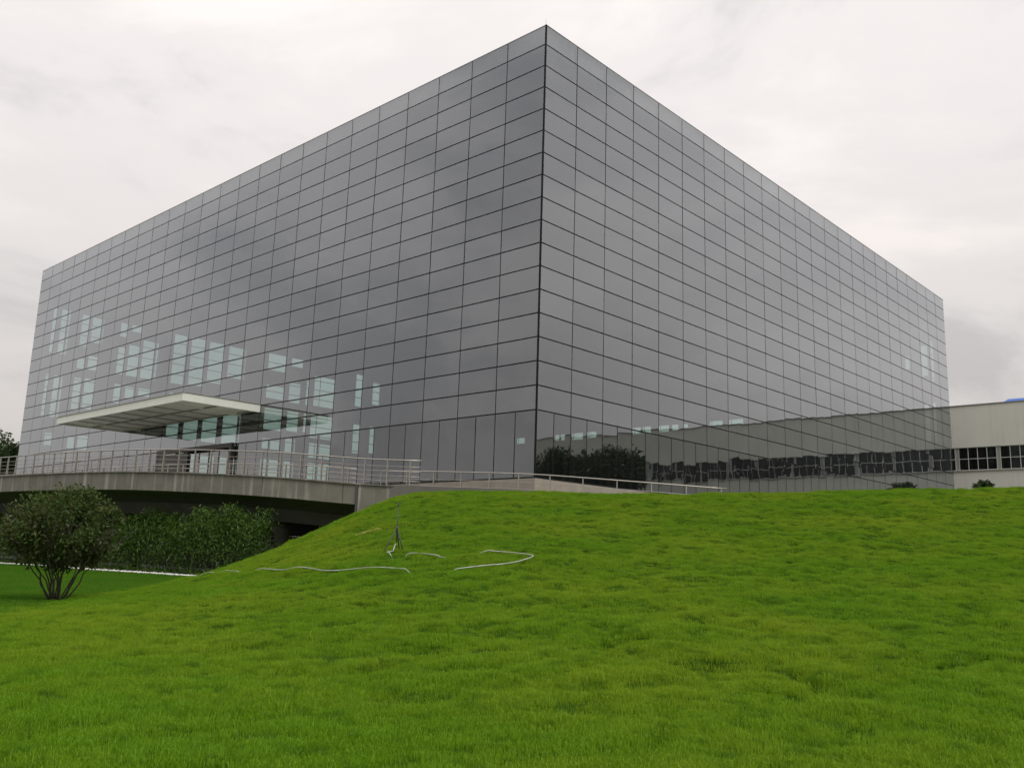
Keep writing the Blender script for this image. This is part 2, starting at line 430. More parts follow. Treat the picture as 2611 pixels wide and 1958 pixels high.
faces = np.stack([idx[:-1, :-1], idx[:-1, 1:], idx[1:, 1:], idx[1:, :-1]], -1).reshape(-1, 4)
verts = np.stack([X, Y, ZZ], -1).reshape(-1, 3)
lawn = link('lawn_mound', mesh_np('lawn_mound', verts, faces, M['turf'], smooth=True))
tag(lawn, 'grassy mound of short turf rising to the glass building', kind='structure')
def ground_z(u, v): return float(terrain(u, v))

# far ground to the horizon
gp = MB(); gp.add([(-3000, -3000, -0.45), (3000, -3000, -0.45), (3000, 3000, -0.45), (-3000, 3000, -0.45)], [(0, 1, 2, 3)])
tag(gp.build('ground', M['soil']), kind='structure')
# lower driveway passing under the bridge
edge = [(-90, 104), (-45, 66), (-31.9, 57.6), (-27.4, 54.6), (-22.7, 50.2), (-19.2, 47.9), (-15.8, 45.2), (-12.5, 43.5), (-9, 42.8)]
dv = []
for k, (a, b) in enumerate(edge): dv.append(G(a, b + 1.0, 0.135))
for a, b in reversed(edge): dv.append(G(a + 22, b + 34, 0.135))
n = len(edge)
dw = MB(); dw.add(dv, [(i, i + 1, 2 * n - 2 - i, 2 * n - 1 - i) for i in range(n - 1)])
tag(dw.build('driveway', M['asphalt']), kind='structure')

# ------------------------------------------------------------------ grass (geometry nodes scatter of small tufts)
def tuft_mesh(name, nb, rad, hmin, hmax, w, material, seed, tall=0):
    r = np.random.default_rng(seed)
    V, F = [], []
    for i in range(nb):
        a = r.uniform(0, 2 * math.pi); q = rad * math.sqrt(r.uniform(0, 1))
        bx, by = q * math.cos(a), q * math.sin(a)
        la = r.uniform(0, 2 * math.pi); h = r.uniform(hmin, hmax); lean = r.uniform(0.15, 0.85) * h
        dx, dy = math.cos(la), math.sin(la)
        px, py = -dy, dx
        ww = w * r.uniform(0.7, 1.3)
        k = len(V)
        V += [(bx - px * ww, by - py * ww, -0.015), (bx + px * ww, by + py * ww, -0.015),
              (bx + dx * lean * .35 + px * ww * .8, by + dy * lean * .35 + py * ww * .8, h * .6),
              (bx + dx * lean * .35 - px * ww * .8, by + dy * lean * .35 - py * ww * .8, h * .6),
              (bx + dx * lean, by + dy * lean, h * (1 - 0.25 * lean / h))]
        F += [(k, k + 1, k + 2), (k, k + 2, k + 3), (k + 3, k + 2, k + 4)]
    for i in range(tall):                     # a few taller, paler seed stalks
        a = r.uniform(0, 6.28); q = rad * r.uniform(0, 1); la = r.uniform(0, 6.28); h = r.uniform(0.10, 0.16)
        b = np.array([q * math.cos(a), q * math.sin(a), 0]); t = b + np.array([math.cos(la) * h * .45, math.sin(la) * h * .45, h])
        sd = np.array([-math.sin(la), math.cos(la), 0]) * 0.0016
        k = len(V); V += [tuple(b - sd), tuple(b + sd), tuple(t)]; F += [(k, k + 1, k + 2)]
    return mesh_np(name, V, F, material)
def grass_layer(name, label, verts, quads, dens, tufts, seed, smin, smax):
    """instances of tufts over a patch; dens is per-vertex tufts per square metre"""
    me = mesh_np(name, verts, quads, tufts[0].materials[0])
    at = me.attributes.new('dens', 'FLOAT', 'POINT'); at.data.foreach_set('value', np.asarray(dens, np.float32))
    o = link(name, me)
    tag(o, label, 'grass', kind='stuff')
    coll = bpy.data.collections.new(name + '_tufts')
    for i, t in enumerate(tufts):
        coll.objects.link(bpy.data.objects.new('grass_tuft', t))
    ng = bpy.data.node_groups.new(name, 'GeometryNodeTree')
    ng.interface.new_socket('Geometry', in_out='INPUT', socket_type='NodeSocketGeometry')
    ng.interface.new_socket('Geometry', in_out='OUTPUT', socket_type='NodeSocketGeometry')
    gi = N(ng, 'NodeGroupInput'); go = N(ng, 'NodeGroupOutput')
    dp = N(ng, 'GeometryNodeDistributePointsOnFaces'); dp.inputs['Seed'].default_value = seed
    na = N(ng, 'GeometryNodeInputNamedAttribute', data_type='FLOAT'); na.inputs['Name'].default_value = 'dens'
    L(ng, gi.outputs[0], dp.inputs['Mesh']); L(ng, na.outputs['Attribute'], dp.inputs['Density'])
    ci = N(ng, 'GeometryNodeCollectionInfo'); ci.inputs['Collection'].default_value = coll
    ci.inputs['Separate Children'].default_value = True; ci.inputs['Reset Children'].default_value = True
    ip = N(ng, 'GeometryNodeInstanceOnPoints'); ip.inputs['Pick Instance'].default_value = True
    L(ng, dp.outputs['Points'], ip.inputs['Points']); L(ng, ci.outputs[0], ip.inputs['Instance'])
    rv = N(ng, 'FunctionNodeRandomValue', data_type='FLOAT_VECTOR')
    rv.inputs[0].default_value = (-0.22, -0.22, 0); rv.inputs[1].default_value = (0.22, 0.22, 6.283)
    L(ng, rv.outputs[0], ip.inputs['Rotation'])
    # tuft size follows a soft noise so lumps and hollows read
    pos = N(ng, 'GeometryNodeInputPosition'); nz = N(ng, 'ShaderNodeTexNoise'); nz.inputs['Scale'].default_value = 1.7; nz.inputs['Detail'].default_value = 3
    L(ng, pos.outputs[0], nz.inputs['Vector'])
    mr = N(ng, 'ShaderNodeMapRange'); mr.inputs['From Min'].default_value = 0.35; mr.inputs['From Max'].default_value = 0.68
    mr.inputs['To Min'].default_value = smin; mr.inputs['To Max'].default_value = smax
    L(ng, nz.outputs['Fac'], mr.inputs['Value'])
    rs = N(ng, 'FunctionNodeRandomValue', data_type='FLOAT'); rs.inputs[2].default_value = 0.8; rs.inputs[3].default_value = 1.25
    rs.inputs['Seed'].default_value = 5
    mm = N(ng, 'ShaderNodeMath', operation='MULTIPLY'); L(ng, mr.outputs[0], mm.inputs[0]); L(ng, rs.outputs[1], mm.inputs[1])
    L(ng, mm.outputs[0], ip.inputs['Scale'])
    L(ng, ip.outputs[0], go.inputs[0])
    md = o.modifiers.new('scatter', 'NODES'); md.node_group = ng
    return o
tufts = [tuft_mesh('grass_tuft', 74, 0.105, 0.024, 0.062, 0.0020, M['grass'], 11 + i, 3 if i == 3 else 0) for i in range(4)]
gu = axis([(-17, 24, 0.15)]); gv = axis([(2.0, 41.8, 0.15)])
GU, GV = np.meshgrid(gu, gv)
GZ = terrain(GU, GV)
gw = np.clip((GU + 14) / 3, 0, 1) * np.clip((25 - GU) / 2, 0, 1) * np.clip((GV - 2) / 2, 0, 1) * np.clip((42 - GV) / 3, 0, 1)
GZ = GZ + lumps(GU, GV) * LA * gw * np.clip((GZ - 0.14) / 0.25, 0.25, 1)
lp = lumps(GU, GV) * gw
den = 110 * np.clip(1 + 0.45 * lp, 0.55, 1.25) * (1 - 0.62 * hollows(GU, GV) * gw)
# only where the ground lies in view
inview = (np.abs(GU) < GV * 0.62 + 1.5)
den = den * inview * np.where(GV < 12, 1.35, 1.0) * np.clip((GU - np.interp(GV, [0, 8, 18, 34, 45], [-5.5, -7.4, -10.1, -12.45, -13.6]) + 0.6) / 0.8, 0, 1)
den *= 1 - 0.8 * np.exp(-(((GU + 4.12) / 0.42) ** 2 + ((GV - 26.57) / 0.58) ** 2) * 1.2)     # bare clay patch
gn = len(gu); gi_ = np.arange(GU.size).reshape(GU.shape)
gq = np.stack([gi_[:-1, :-1], gi_[:-1, 1:], gi_[1:, 1:], gi_[1:, :-1]], -1).reshape(-1, 4)
gxyz = np.stack([EYE.x + cy_ * GU - sy_ * GV, EYE.y + sy_ * GU + cy_ * GV, GZ], -1).reshape(-1, 3)
grass_layer('grass', 'bright green short grass covering the mound', gxyz, gq, den.ravel(), tufts, 3, 0.75, 1.25)
ftufts = [tuft_mesh('mown_tuft', 40, 0.14, 0.025, 0.05, 0.0038, M['grass_flat'], 31 + i) for i in range(3)]
fu = axis([(-42, -4.2, 0.6)]); fv = axis([(3, 62, 0.6)])
FU, FV = np.meshgrid(fu, fv)
vedge = np.interp(FU, [p[0] for p in edge], [p[1] for p in edge])
fd = 55.0 * np.where(FV < 22, 1.6, 1.0) * (FU < np.interp(FV, [0, 8, 18, 34, 45], [-5.5, -7.4, -10.1, -12.45, -13.6]) + 0.1) * (FV < vedge - 0.5) * (np.abs(FU) < FV * 0.62 + 1.5)
fi = np.arange(FU.size).reshape(FU.shape)
fq = np.stack([fi[:-1, :-1], fi[:-1, 1:], fi[1:, 1:], fi[1:, :-1]], -1).reshape(-1, 4)
fxyz = np.stack([EYE.x + cy_ * FU - sy_ * FV, EYE.y + sy_ * FU + cy_ * FV, terrain(FU, FV)], -1).reshape(-1, 3)
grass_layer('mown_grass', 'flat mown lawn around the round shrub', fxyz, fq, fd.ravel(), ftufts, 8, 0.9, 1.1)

# bare clay patch on the slope
cp = MB()
for bu, bv, br in ((-4.12, 26.57, 0.20), (-4.38, 26.42, 0.13), (-3.88, 26.80, 0.12), (-4.22, 26.85, 0.10)):
    cpts = []
    for k in range(-1, 16):
        a = 2 * math.pi * k / 16; q = 0 if k < 0 else br * (1 + 0.35 * math.sin(3 * a + bu * 9) + 0.35 * random.random())
        u_, v_ = bu + q * math.cos(a), bv + 1.25 * q * math.sin(a)
        cpts.append(G(u_, v_, ground_z(u_, v_) + (0.045 if k < 0 else 0.012) + float(lumps(np.array([u_]), np.array([v_]))[0]) * LA))
    cp.add(cpts, [(0, 1 + k, 1 + (k + 1) % 16) for k in range(16)])
tag(cp.build('bare_patch', M['clay'], smooth=True), 'bare patch of orange clay on the grassy slope', kind='stuff')

# ------------------------------------------------------------------ the glass building
CW_L, CW_R, ROW = 2.2625 * S, 2.1899 * S, S
NL, NR = 25, 24
WL, WR = NL * CW_L, NR * CW_R
Z17 = 1.6 + 5.7522 * S
ZB = Z17 - 2.7 * S
ZTOP = Z17 + 16 * ROW + 0.9102 * S
zrow = [ZTOP] + [Z17 + (17 - r) * ROW for r in range(1, 18)]          # zrow[17] = Z17
bld = empty('glass_building', (0, 0, ZB))
tag(bld, 'large grey mirrored glass box building with gridded curtain walls', 'building')
ctr = Matrix.Translation((0, 0, -ZB))
def bpart(mb, name, m, parent=None, bevel=0, smooth=False):
    """part modelled in world coordinates, hung under the building"""
    me = mb.mesh(name, m, smooth, bevel)
    o = link(name, me, parent or bld)
    if parent is None: o.location = (0, 0, -ZB)
    return o
GAPW, GAPH, TH = 0.060, 0.072, 0.03
def pane_mesh(name, w, h, front):
    """glazing unit: coated front, clear back, dark edges; local x along wall, -y outward"""
    a, b = w / 2, h / 2
    V = [(-a, 0, -b), (a, 0, -b), (a, 0, b), (-a, 0, b), (-a, TH, -b), (a, TH, -b), (a, TH, b), (-a, TH, b)]
    F = [(0, 1, 2, 3), (5, 4, 7, 6), (4, 5, 1, 0), (3, 2, 6, 7), (4, 0, 3, 7), (1, 5, 6, 2)]
    return mesh_np(name, V, F, [front, M['clear'], M['seal']], [0, 1, 2, 2, 2, 2])
def facing(side, s, z):
    """centre of a pane: s metres from the corner"""
    return Vector((-s, 0, z)) if side == 'L' else Vector((0, s, z))
def pane_obj(name, me, side, s, z, parent, wob=0.0022):
    o = link(name, me, parent)
    o.location = facing(side, s, z) - Vector((0, 0, ZB))
    o.rotation_euler = (random.gauss(0, wob), 0, (0 if side == 'L' else math.pi / 2) + random.gauss(0, wob))
    return o
pm = {}
for side, cw in (('L', CW_L), ('R', CW_R)):
    pm[side, 'p'] = pane_mesh('parapet_panel', cw - GAPW, zrow[0] - zrow[1] - GAPH * 0.6, M['parapet'])
    pm[side, 'g'] = pane_mesh('glass_pane', cw - GAPW, ROW - GAPH, M['glass'])
    pm[side, 's'] = pane_mesh('tall_glass_pane', cw / 2 - GAPW, Z17 - ZB - GAPH, M['glass_low'])
cells = []
for side, cw, nc in (('L', CW_L, NL), ('R', CW_R, NR)):
    for c in range(nc):
        s = (c + 0.5) * cw
        pane_obj('parapet_panel', pm[side, 'p'], side, s, (zrow[0] + zrow[1]) / 2 + 0.01, bld)
        for r in range(1, 17):
            p = facing(side, s, (zrow[r] + zrow[r + 1]) / 2)
            d = (p - EYE); dist = d.length
            nrm = Vector((0, -1, 0)) if side == 'L' else Vector((1, 0, 0))
            area = abs(d.normalized().dot(nrm)) * cw / dist ** 2
            if side == 'L' and r == 16 and 10 <= c < 14: pass
            cells.append((area, side, s, (zrow[r] + zrow[r + 1]) / 2))
        for h in (0, 1):
            if side == 'L' and 10 <= c < 14: continue                    # entrance
            pane_obj('tall_glass_pane', pm[side, 's'], side, (c + 0.25 + 0.5 * h) * cw, (Z17 + ZB) / 2, bld, 0.0016)
cells.sort(key=lambda t: -t[0])
for k, (ar, side, s, z) in enumerate(cells):
    if k < 300: pane_obj('glass_pane', pm[side, 'g'], side, s, z, bld)
V, F, MI = [], [], []
for ar, side, s, z in cells[300:]:
    cw = CW_L if side == 'L' else CW_R
    a, b = (cw - GAPW) / 2, (ROW - GAPH) / 2
    mr_ = Matrix.Translation(facing(side, s, z)) @ Matrix.Rotation((0 if side == 'L' else math.pi / 2) + random.gauss(0, 0.0022), 4, 'Z') @ Matrix.Rotation(random.gauss(0, 0.0022), 4, 'X')
    n = len(V)
    V += [tuple(mr_ @ Vector(p)) for p in [(-a, 0, -b), (a, 0, -b), (a, 0, b), (-a, 0, b), (-a, TH, -b), (a, TH, -b), (a, TH, b), (-a, TH, b)]]
    F += [tuple(i + n for i in f) for f in [(0, 1, 2, 3), (5, 4, 7, 6), (4, 5, 1, 0), (3, 2, 6, 7), (4, 0, 3, 7), (1, 5, 6, 2)]]
    MI += [0, 1, 2, 2, 2, 2]
far_p = link('far_glass_panes', mesh_np('far_glass_panes', V, F, [M['glass'], M['clear'], M['seal']], MI), bld)
far_p.location = (0, 0, -ZB); far_p['kind'] = 'stuff'
# mullions and transoms: set 12 mm behind the glass face, filling the joints
D0, D1 = 0.012, 0.16
def along(side, s0, s1, d0, d1, z0, z1, mb=None):
    mb = mb or MB()
    if side == 'L': mb.box(-s1, -s0, d0, d1, z0, z1)
    else: mb.box(-d1, -d0, s0, s1, z0, z1)
    return mb
for side, cw, nc in (('L', CW_L, NL), ('R', CW_R, NR)):
    vm = along(side, -0.034, 0.034, D0, D1, ZB, ZTOP - 0.02).mesh('mullion', M['post'])
    hm = along(side, -0.033, 0.033, D0 + 0.003, D1 - 0.02, ZB, Z17 - 0.04).mesh('mullion', M['post'])
    for c in range(1, nc + 1):
        o = link('mullion', vm, bld); o.location = facing(side, c * cw - (0.03 if c == nc else 0), -ZB)
        if not (side == 'L' and 10 < c < 14): pass
    for c in range(nc):
        if side == 'L' and 10 <= c < 14: continue
        o = link('mullion', hm, bld); o.location = facing(side, (c + 0.5) * cw, -ZB)
    for r in range(1, 18):
        bpart(along(side, 0.06, nc * cw - 0.03, D0 + 0.006, D1 - 0.05, zrow[r] - 0.040, zrow[r] + 0.040), 'transom', M['post'])
    bpart(along(side, 0.06, nc * cw - 0.03, D0 - 0.03, D1 + 0.1, ZTOP - 0.03, ZTOP + 0.02), 'parapet_cap', mat('cap_' + side, (0.30, 0.30, 0.30), 0.5))
    bpart(along(side, 0.06, nc * cw - 0.03, -0.02, D1, ZB - 0.05, ZB + 0.036), 'base_rail', M['post'])
cpst = MB().box(-0.06, 0.022, -0.022, 0.06, ZB - 0.04, ZTOP + 0.02)
bpart(cpst, 'corner_post', M['seal'])
# lightning rods on the roof edge
for x, y, h in ((-0.25, 0.25, 0.6), (-WL + 0.6, 0.5, 0.7)):
    o = bpart(MB().tube([(x, y, ZTOP), (x, y, ZTOP + h * 0.4)], 0.03, 6).tube([(x, y, ZTOP + h * 0.4), (x, y, ZTOP + h)], 0.009, 6), 'lightning_rod', M['steel'])
# shell: roof, floors, rear walls with their windows
bpart(MB().box(-WL + 0.2, -0.3, 0.3, WR - 0.2, ZTOP - 0.7, ZTOP - 0.4), 'roof', M['inside_dark'])
bpart(MB().box(-WL + 0.1, -0.2, 0.2, 0.3, ZTOP - 1.35, ZTOP - 0.035).box(-0.3, -0.2, 0.3, WR - 0.1, ZTOP - 1.35, ZTOP - 0.038), 'parapet_backing', mat('parapet_backing', (0.24, 0.24, 0.245), 0.8))
bpart(MB().box(-WL + 0.2, -0.25, 0.25, WR - 0.2, ZB - 0.3, ZB - 0.02), 'floor_slab', M['inside_dark'])
def wall_with_holes(a0, a1, z0, z1, rects, fn):
    """wall mesh in (a,z) with rectangular openings"""
    A = sorted({a0, a1, *[r[0] for r in rects], *[r[1] for r in rects]})
    Z = sorted({z0, z1, *[r[2] for r in rects], *[r[3] for r in rects]})
    mb = MB()
    for j in range(len(Z) - 1):
        zc = (Z[j] + Z[j + 1]) / 2; run = None
        for i in range(len(A)):
            hole = i == len(A) - 1 or any(r[0] < (A[i] + A[i + 1]) / 2 < r[1] and r[2] < zc < r[3] for r in rects)
            if not hole and run is None: run = A[i]
            if hole and run is not None:
                fn(mb, run, A[i], Z[j], Z[j + 1]); run = None
    return mb
west = [(1.7, 2.1, 22.5, 27.9), (2.6, 3.6, 22.6, 27.9), (1.7, 2.1, 15.3, 20.2), (2.6, 3.6, 15.3, 20.2), (2.4, 3.3, 12.1, 13.6),
        (4.9, 5.75, 23.8, 27.8), (6.1, 7.5, 24.6, 27.7), (4.9, 5.75, 21.3, 22.6), (6.1, 7.4, 21.35, 23.1), (4.8, 5.65, 16.5, 20.3), (6.0, 7.4, 16.7, 20.4), (4.9, 5.7, 12.0, 13.4), (6.0, 7.2, 12.0, 13.7),
        (9.45, 10.3, 26.0, 27.8), (10.8, 12.0, 26.9, 27.8), (9.45, 10.3, 21.4, 24.8), (10.7, 12.1, 21.4, 25.4), (12.4, 14.4, 21.4, 26.2), (9.45, 10.3, 17.9, 20.3), (10.8, 11.9, 18.7, 20.2), (12.4, 14.1, 19.2, 20.25),
        (16.3, 18.0, 21.4, 27.8), (18.6, 20.7, 21.6, 27.8), (21.1, 23.4, 22.3, 27.75), (23.9, 26.5, 23.4, 27.7),
        (29.9, 32.7, 25.5, 27.9), (33.6, 35.5, 26.5, 27.9), (29.9, 32.7, 21.6, 23.5), (33.5, 35.4, 21.5, 24.4), (36.3, 37.0, 21.5, 25.1), (37.6, 41.5, 21.6, 26.0),
        (29.9, 32.7, 17.3, 20.4), (33.5, 35.4, 17.5, 20.4), (36.2, 36.9, 17.6, 20.4), (37.4, 41.3, 17.0, 20.4), (29.9, 32.7, 14.7, 16.2), (33.5, 35.2, 14.6, 16.6), (37.4, 41.3, 14.2, 16.4),
        (16.4, 18.0, 14.6, 20.3), (18.6, 20.7, 14.6, 20.3), (21.1, 23.4, 14.6, 20.3), (23.9, 26.5, 14.6, 20.3),
        (29.9, 32.7, 10.4, 13.4), (33.5, 35.2, 10.6, 13.4), (37.4, 41.3, 10.2, 13.6), (16.4, 18.0, 8.0, 13.0), (18.6, 20.7, 8.0, 13.0), (21.1, 23.4, 8.0, 13.0), (23.9, 26.5, 8.0, 13.0),
        (44.9, 46.4, 22.6, 27.5), (48.1, 49.5, 23.3, 26.8), (44.9, 46.4, 15.6, 20.1), (48.0, 49.2, 15.9, 20.1)]
wm = wall_with_holes(0.165, WR - 0.05, ZB - 0.3, ZTOP - 0.4, west, lambda mb, a, b, z0, z1: mb.box(-WL, -WL + 0.2, a, b, z0, z1))
bpart(wm, 'rear_wall', M['inside'])
north = [(-65.1, -63.3, 19.1, 20.1), (-57.1, -56.2, 19.1, 20.1), (-56.0, -55.1, 19.1, 20.1), (-53.8, -51.6, 19.0, 20.1), (-50.9, -49.1, 19.1, 20.1), (-42.7, -41.2, 19.1, 20.15), (-41.0, -39.5, 19.1, 20.15),
         (-38.3, -36.5, 19.1, 20.1), (-36.1, -35.0, 19.2, 20.1), (-34.3, -33.5, 19.4, 20.05), (-30.2, -28.2, 19.4, 20.1), (-27.3, -25.2, 19.4, 20.1),
         (-4.5, -3.9, 24.1, 25.7), (-2.7, -2.0, 23.1, 26.7), (-1.65, -1.35, 22.4, 27.1), (-2.6, -2.1, 15.6, 20.0), (-1.75, -1.4, 15.5, 20.0)]
wm = wall_with_holes(-WL + 0.25, -0.05, ZB - 0.3, ZTOP - 0.4, north, lambda mb, a, b, z0, z1: mb.box(a, b, WR - 0.2, WR, z0, z1))
bpart(wm, 'rear_wall', M['inside'])
def rear_window(x0, x1, z0, z1, fn_bar, fn_pane):
    w = bpart(fn_bar(x0, x1, z0, z1), 'rear_window', M['post'])
    g = fn_pane(x0, x1, z0, z1).mesh('pane', M['rear_glass'])
    link('pane', g, w)
def bars_w(a, b, z0, z1):
    mb = MB(); X0, X1 = -WL + 0.06, -WL + 0.12
    zz = np.arange(8.0, 30, 1.33)
    for z in zz:
        if z0 + 0.1 < z < z1 - 0.1: mb.box(X0, X1, a, b, z - 0.05, z + 0.05)
    mb.box(X0, X1, a, b, z0, z0 + 0.06); mb.box(X0, X1, a, b, z1 - 0.06, z1)
    if b - a > 3.2: mb.box(X0 + 0.01, X1 + 0.01, a + 1.0, a + 1.09, z0, z1)
    return mb
def bars_n(a, b, z0, z1):
    mb = MB(); Y0, Y1 = WR - 0.12, WR - 0.06
    for z in np.arange(8.2, 30, 1.33):
        if z0 + 0.1 < z < z1 - 0.1: mb.box(a, b, Y0, Y1, z - 0.04, z + 0.04)
    mb.box(a, b, Y0, Y1, z0, z0 + 0.05); mb.box(a, b, Y0, Y1, z1 - 0.05, z1)
    if b - a > 1.2: mb.box(a + 0.33, a + 0.40, Y0 - 0.01, Y1 - 0.01, z0, z1)
    return mb
for r in west: rear_window(*r, bars_w, lambda a, b, z0, z1: MB().add([(-WL + 0.09, a, z0), (-WL + 0.09, b, z0), (-WL + 0.09, b, z1), (-WL + 0.09, a, z1)], [(0, 1, 2, 3)]))
for r in north: rear_window(*r, bars_n, lambda a, b, z0, z1: MB().add([(a, WR - 0.09, z0), (b, WR - 0.09, z0), (b, WR - 0.09, z1), (a, WR - 0.09, z1)], [(0, 1, 2, 3)]))
# tan plinth under the glass, basement storey on the low side
bpart(MB().box(-30, 0.10, -0.10, 0.22, 3.3, ZB - 0.05).box(-0.22, 0.10, 0.22, WR, 3.3, ZB - 0.053), 'plinth', M['tan'])
bpart(MB().box(-WL, -30, -0.05, 0.2, 4.6, ZB - 0.05), 'plinth', M['tan'])
bpart(MB().box(-WL, -9, 0.0, 0.3, -0.3, 3.3).box(-WL, -WL + 0.3, 0.3, WR, -0.3, ZB - 0.3), 'basement_wall', M['basement'])
# entrance canopy
M['ribs'] = mat('canopy_rib_paint', (0.34, 0.345, 0.29), 0.5)
cx0, cx1, cy1, cz0, cz1 = -48.9, -27.0, -6.06, 11.38, 11.94
can = bpart(MB().box(cx0 + 0.16, cx1 - 0.16, cy1 + 0.16, -0.02, cz0 + 0.17, cz1 - 0.04), 'canopy', M['cream'])
def cpart(mb, name, m=None): return link(name, mb.mesh(name, m or M['cream'], bevel=0.012), can)
cpart(MB().box(cx0, cx1, cy1, cy1 + 0.16, cz0, cz1), 'front_fascia')
cpart(MB().box(cx0, cx0 + 0.16, cy1 + 0.163, -0.02, cz0, cz1 - 0.003), 'side_fascia')
cpart(MB().box(cx1 - 0.16, cx1, cy1 + 0.163, -0.02, cz0, cz1 - 0.003), 'side_fascia')
cpart(MB().box(cx0 - 0.05, cx1 + 0.05, cy1 - 0.05, -0.02, cz1 + 0.003, cz1 + 0.05), 'cap_sheet', mat('canopy_cap', (0.24, 0.25, 0.21), 0.5))
for i in range(1, 8):
    x = cx0 + (cx1 - cx0) * i / 8
    big = i in (1, 7)
    mb = MB(); d = 0.0
    hh = 0.22 if big else 0.07                 # ribs stand down from the soffit sheet
    ww = 0.12 if big else 0.035
    zt = cz0 + 0.167
    mb.add([(x - ww, -0.03, zt - hh), (x + ww, -0.03, zt - hh), (x + ww, -0.03, zt), (x - ww, -0.03, zt),
            (x - ww, cy1 + 0.17, zt - 0.06), (x + ww, cy1 + 0.17, zt - 0.06), (x + ww, cy1 + 0.17, zt), (x - ww, cy1 + 0.17, zt)],
           [(0, 1, 2, 3), (7, 6, 5, 4), (0, 4, 5, 1), (1, 5, 6, 2), (2, 6, 7, 3), (3, 7, 4, 0)])
    link('rib', mb.mesh('rib', M['cream'] if big else M['ribs']), can)
for y in (-3.05, -0.35):
    cpart(MB().box(cx0 + 0.165, cx1 - 0.165, y - 0.05, y + 0.05, cz0 + 0.05, cz0 + 0.163), 'purlin', M['ribs'])
# entrance portal
px0, px1, pzt = -14 * CW_L + 0.02, -10 * CW_L - 0.02, 9.32
por = bpart(MB().box(px0, px1, -0.30, -0.03, pzt - 0.34, pzt), 'entrance_portal', M['bronze'])
link('portal_post', MB().box(px0, px0 + 0.36, -0.30, -0.03, ZB, pzt - 0.342).mesh('portal_post', M['bronze']), por)
link('portal_post', MB().box(px1 - 0.36, px1, -0.30, -0.03, ZB, pzt - 0.342).mesh('portal_post', M['bronze']), por)
link('vestibule_dark_panel', MB().box(px0 + 0.45, px0 + 5.4, -0.30, -0.10, ZB, pzt - 0.425).mesh('vestibule_dark_panel', M['bronze']), por)  # dark solid panel standing in for the darkness inside the vestibule
dm = pane_mesh('door_leaf', 1.45, pzt - ZB - 0.62, M['glass_low'])
for i in range(4):
    xc = px0 + 5.4 + 0.1 + 1.5 * (i + 0.5) + 0.04
    o = link('door_leaf', dm, por); o.location = (xc, -0.16, (ZB + pzt - 0.45) / 2)
    link('door_frame', MB().box(-0.75, -0.70, -0.03, 0.06, -1.5, 1.5).box(0.70, 0.75, -0.03, 0.06, -1.5, 1.5).mesh('door_frame', M['bronze']), o)

# ------------------------------------------------------------------ bridge, path and railings
near_uv = [(-80, 100, 5.62), (-56, 77, 5.62), (-42, 65.2, 5.62), (-32.63, 57.6, 5.60), (-27.84, 54.0, 5.59), (-23.91, 51.5, 5.58), (-20.23, 49.0, 5.49), (-15.6, 46.5, 5.31), (-11.47, 44.5, 5.08), (-7.22, 43.2, 4.78), (-4.25, 42.5, 4.69)]
near = spline([G(*p) for p in near_uv], 0.8)
def frames_of(pts):
    fr = []
    for i, p in enumerate(pts):
        t = (pts[min(i + 1, len(pts) - 1)] - pts[max(i - 1, 0)]); t.z = 0; t.normalize()
        s = Vector((-t.y, t.x, 0))                       # away from the camera
        fr.append((p, s, Vector((0, 0, 1))))
    return fr
fr = frames_of(near)
jn = min(range(len(near)), key=lambda i: (near[i] - G(-7.3, 43.2, 4.78)).length)     # movement joint at the abutment
brd = empty('curved_bridge', tuple(near[jn] - Vector((0, 0, near[jn].z))))
tag(brd, 'curved grey concrete bridge leading to the building entrance', 'bridge')
boff = -brd.location
def brpart(mb, name, m, smooth=False):
    o = mb.build(name, m, brd, smooth); o.location = boff; return o
BW = 6.6
for k in range(0, jn, 5):                       # cast in lengths with open joints
    sg = list(fr[k:min(k + 6, jn + 1)])
    if len(sg) < 2: continue
    q, s_, u__ = sg[-1]; q0 = sg[-2][0]
    sg[-1] = (q + (q0 - q).normalized() * 0.03, s_, u__)
    brpart(MB().sweep(sg, [(0.0, -0.06), (0.0, -1.0), (0.10, -1.04), (0.42, -1.04), (0.42, -0.06)]), 'edge_beam', M['concrete'])
brpart(MB().sweep(fr[:jn + 1], [(-0.07, 0.0), (-0.07, -0.057), (0.5, -0.057), (0.5, 0.0)]), 'coping', M['concrete'])
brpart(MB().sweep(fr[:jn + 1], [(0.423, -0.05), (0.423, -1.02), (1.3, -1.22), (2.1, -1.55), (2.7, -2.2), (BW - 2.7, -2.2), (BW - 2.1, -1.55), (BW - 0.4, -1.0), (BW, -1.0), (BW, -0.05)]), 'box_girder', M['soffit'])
# abutment with bearing shelf
ab = [f for f in fr[jn:]]
brpart(MB().sweep(ab, [(-0.02, -0.06), (-0.02, -4.9), (5.0, -4.9), (5.0, -0.06)]), 'abutment', M['concrete'])
brpart(MB().sweep(ab, [(-0.09, 0.0), (-0.09, -0.057), (5.0, -0.057), (5.0, 0.0)]), 'coping', M['concrete'])
p, s, _ = fr[jn]; t_ = Vector((s.y, -s.x, 0))
shelf = MB()
q0 = p + s * 0.12 - t_ * 0.02; q1 = q0 - t_ * 1.15
shelf.add([Vector((a.x, a.y, z)) for z in (-0.2, p.z - 2.25) for a in (q0, q1, q1 + s * 5.5, q0 + s * 5.5)],
          [(3, 2, 1, 0), (4, 5, 6, 7), (0, 1, 5, 4), (1, 2, 6, 5), (2, 3, 7, 6), (3, 0, 4, 7)])
brpart(shelf, 'bearing_shelf', M['concrete'])
dp_ = fr[jn][0] - t_ * 0.06 - s * 0.05
brpart(MB().tube([dp_ + Vector((0, 0, -0.05)), dp_ + Vector((0, 0, -1.9))], 0.05, 8), 'drain_pipe', M['basement'])
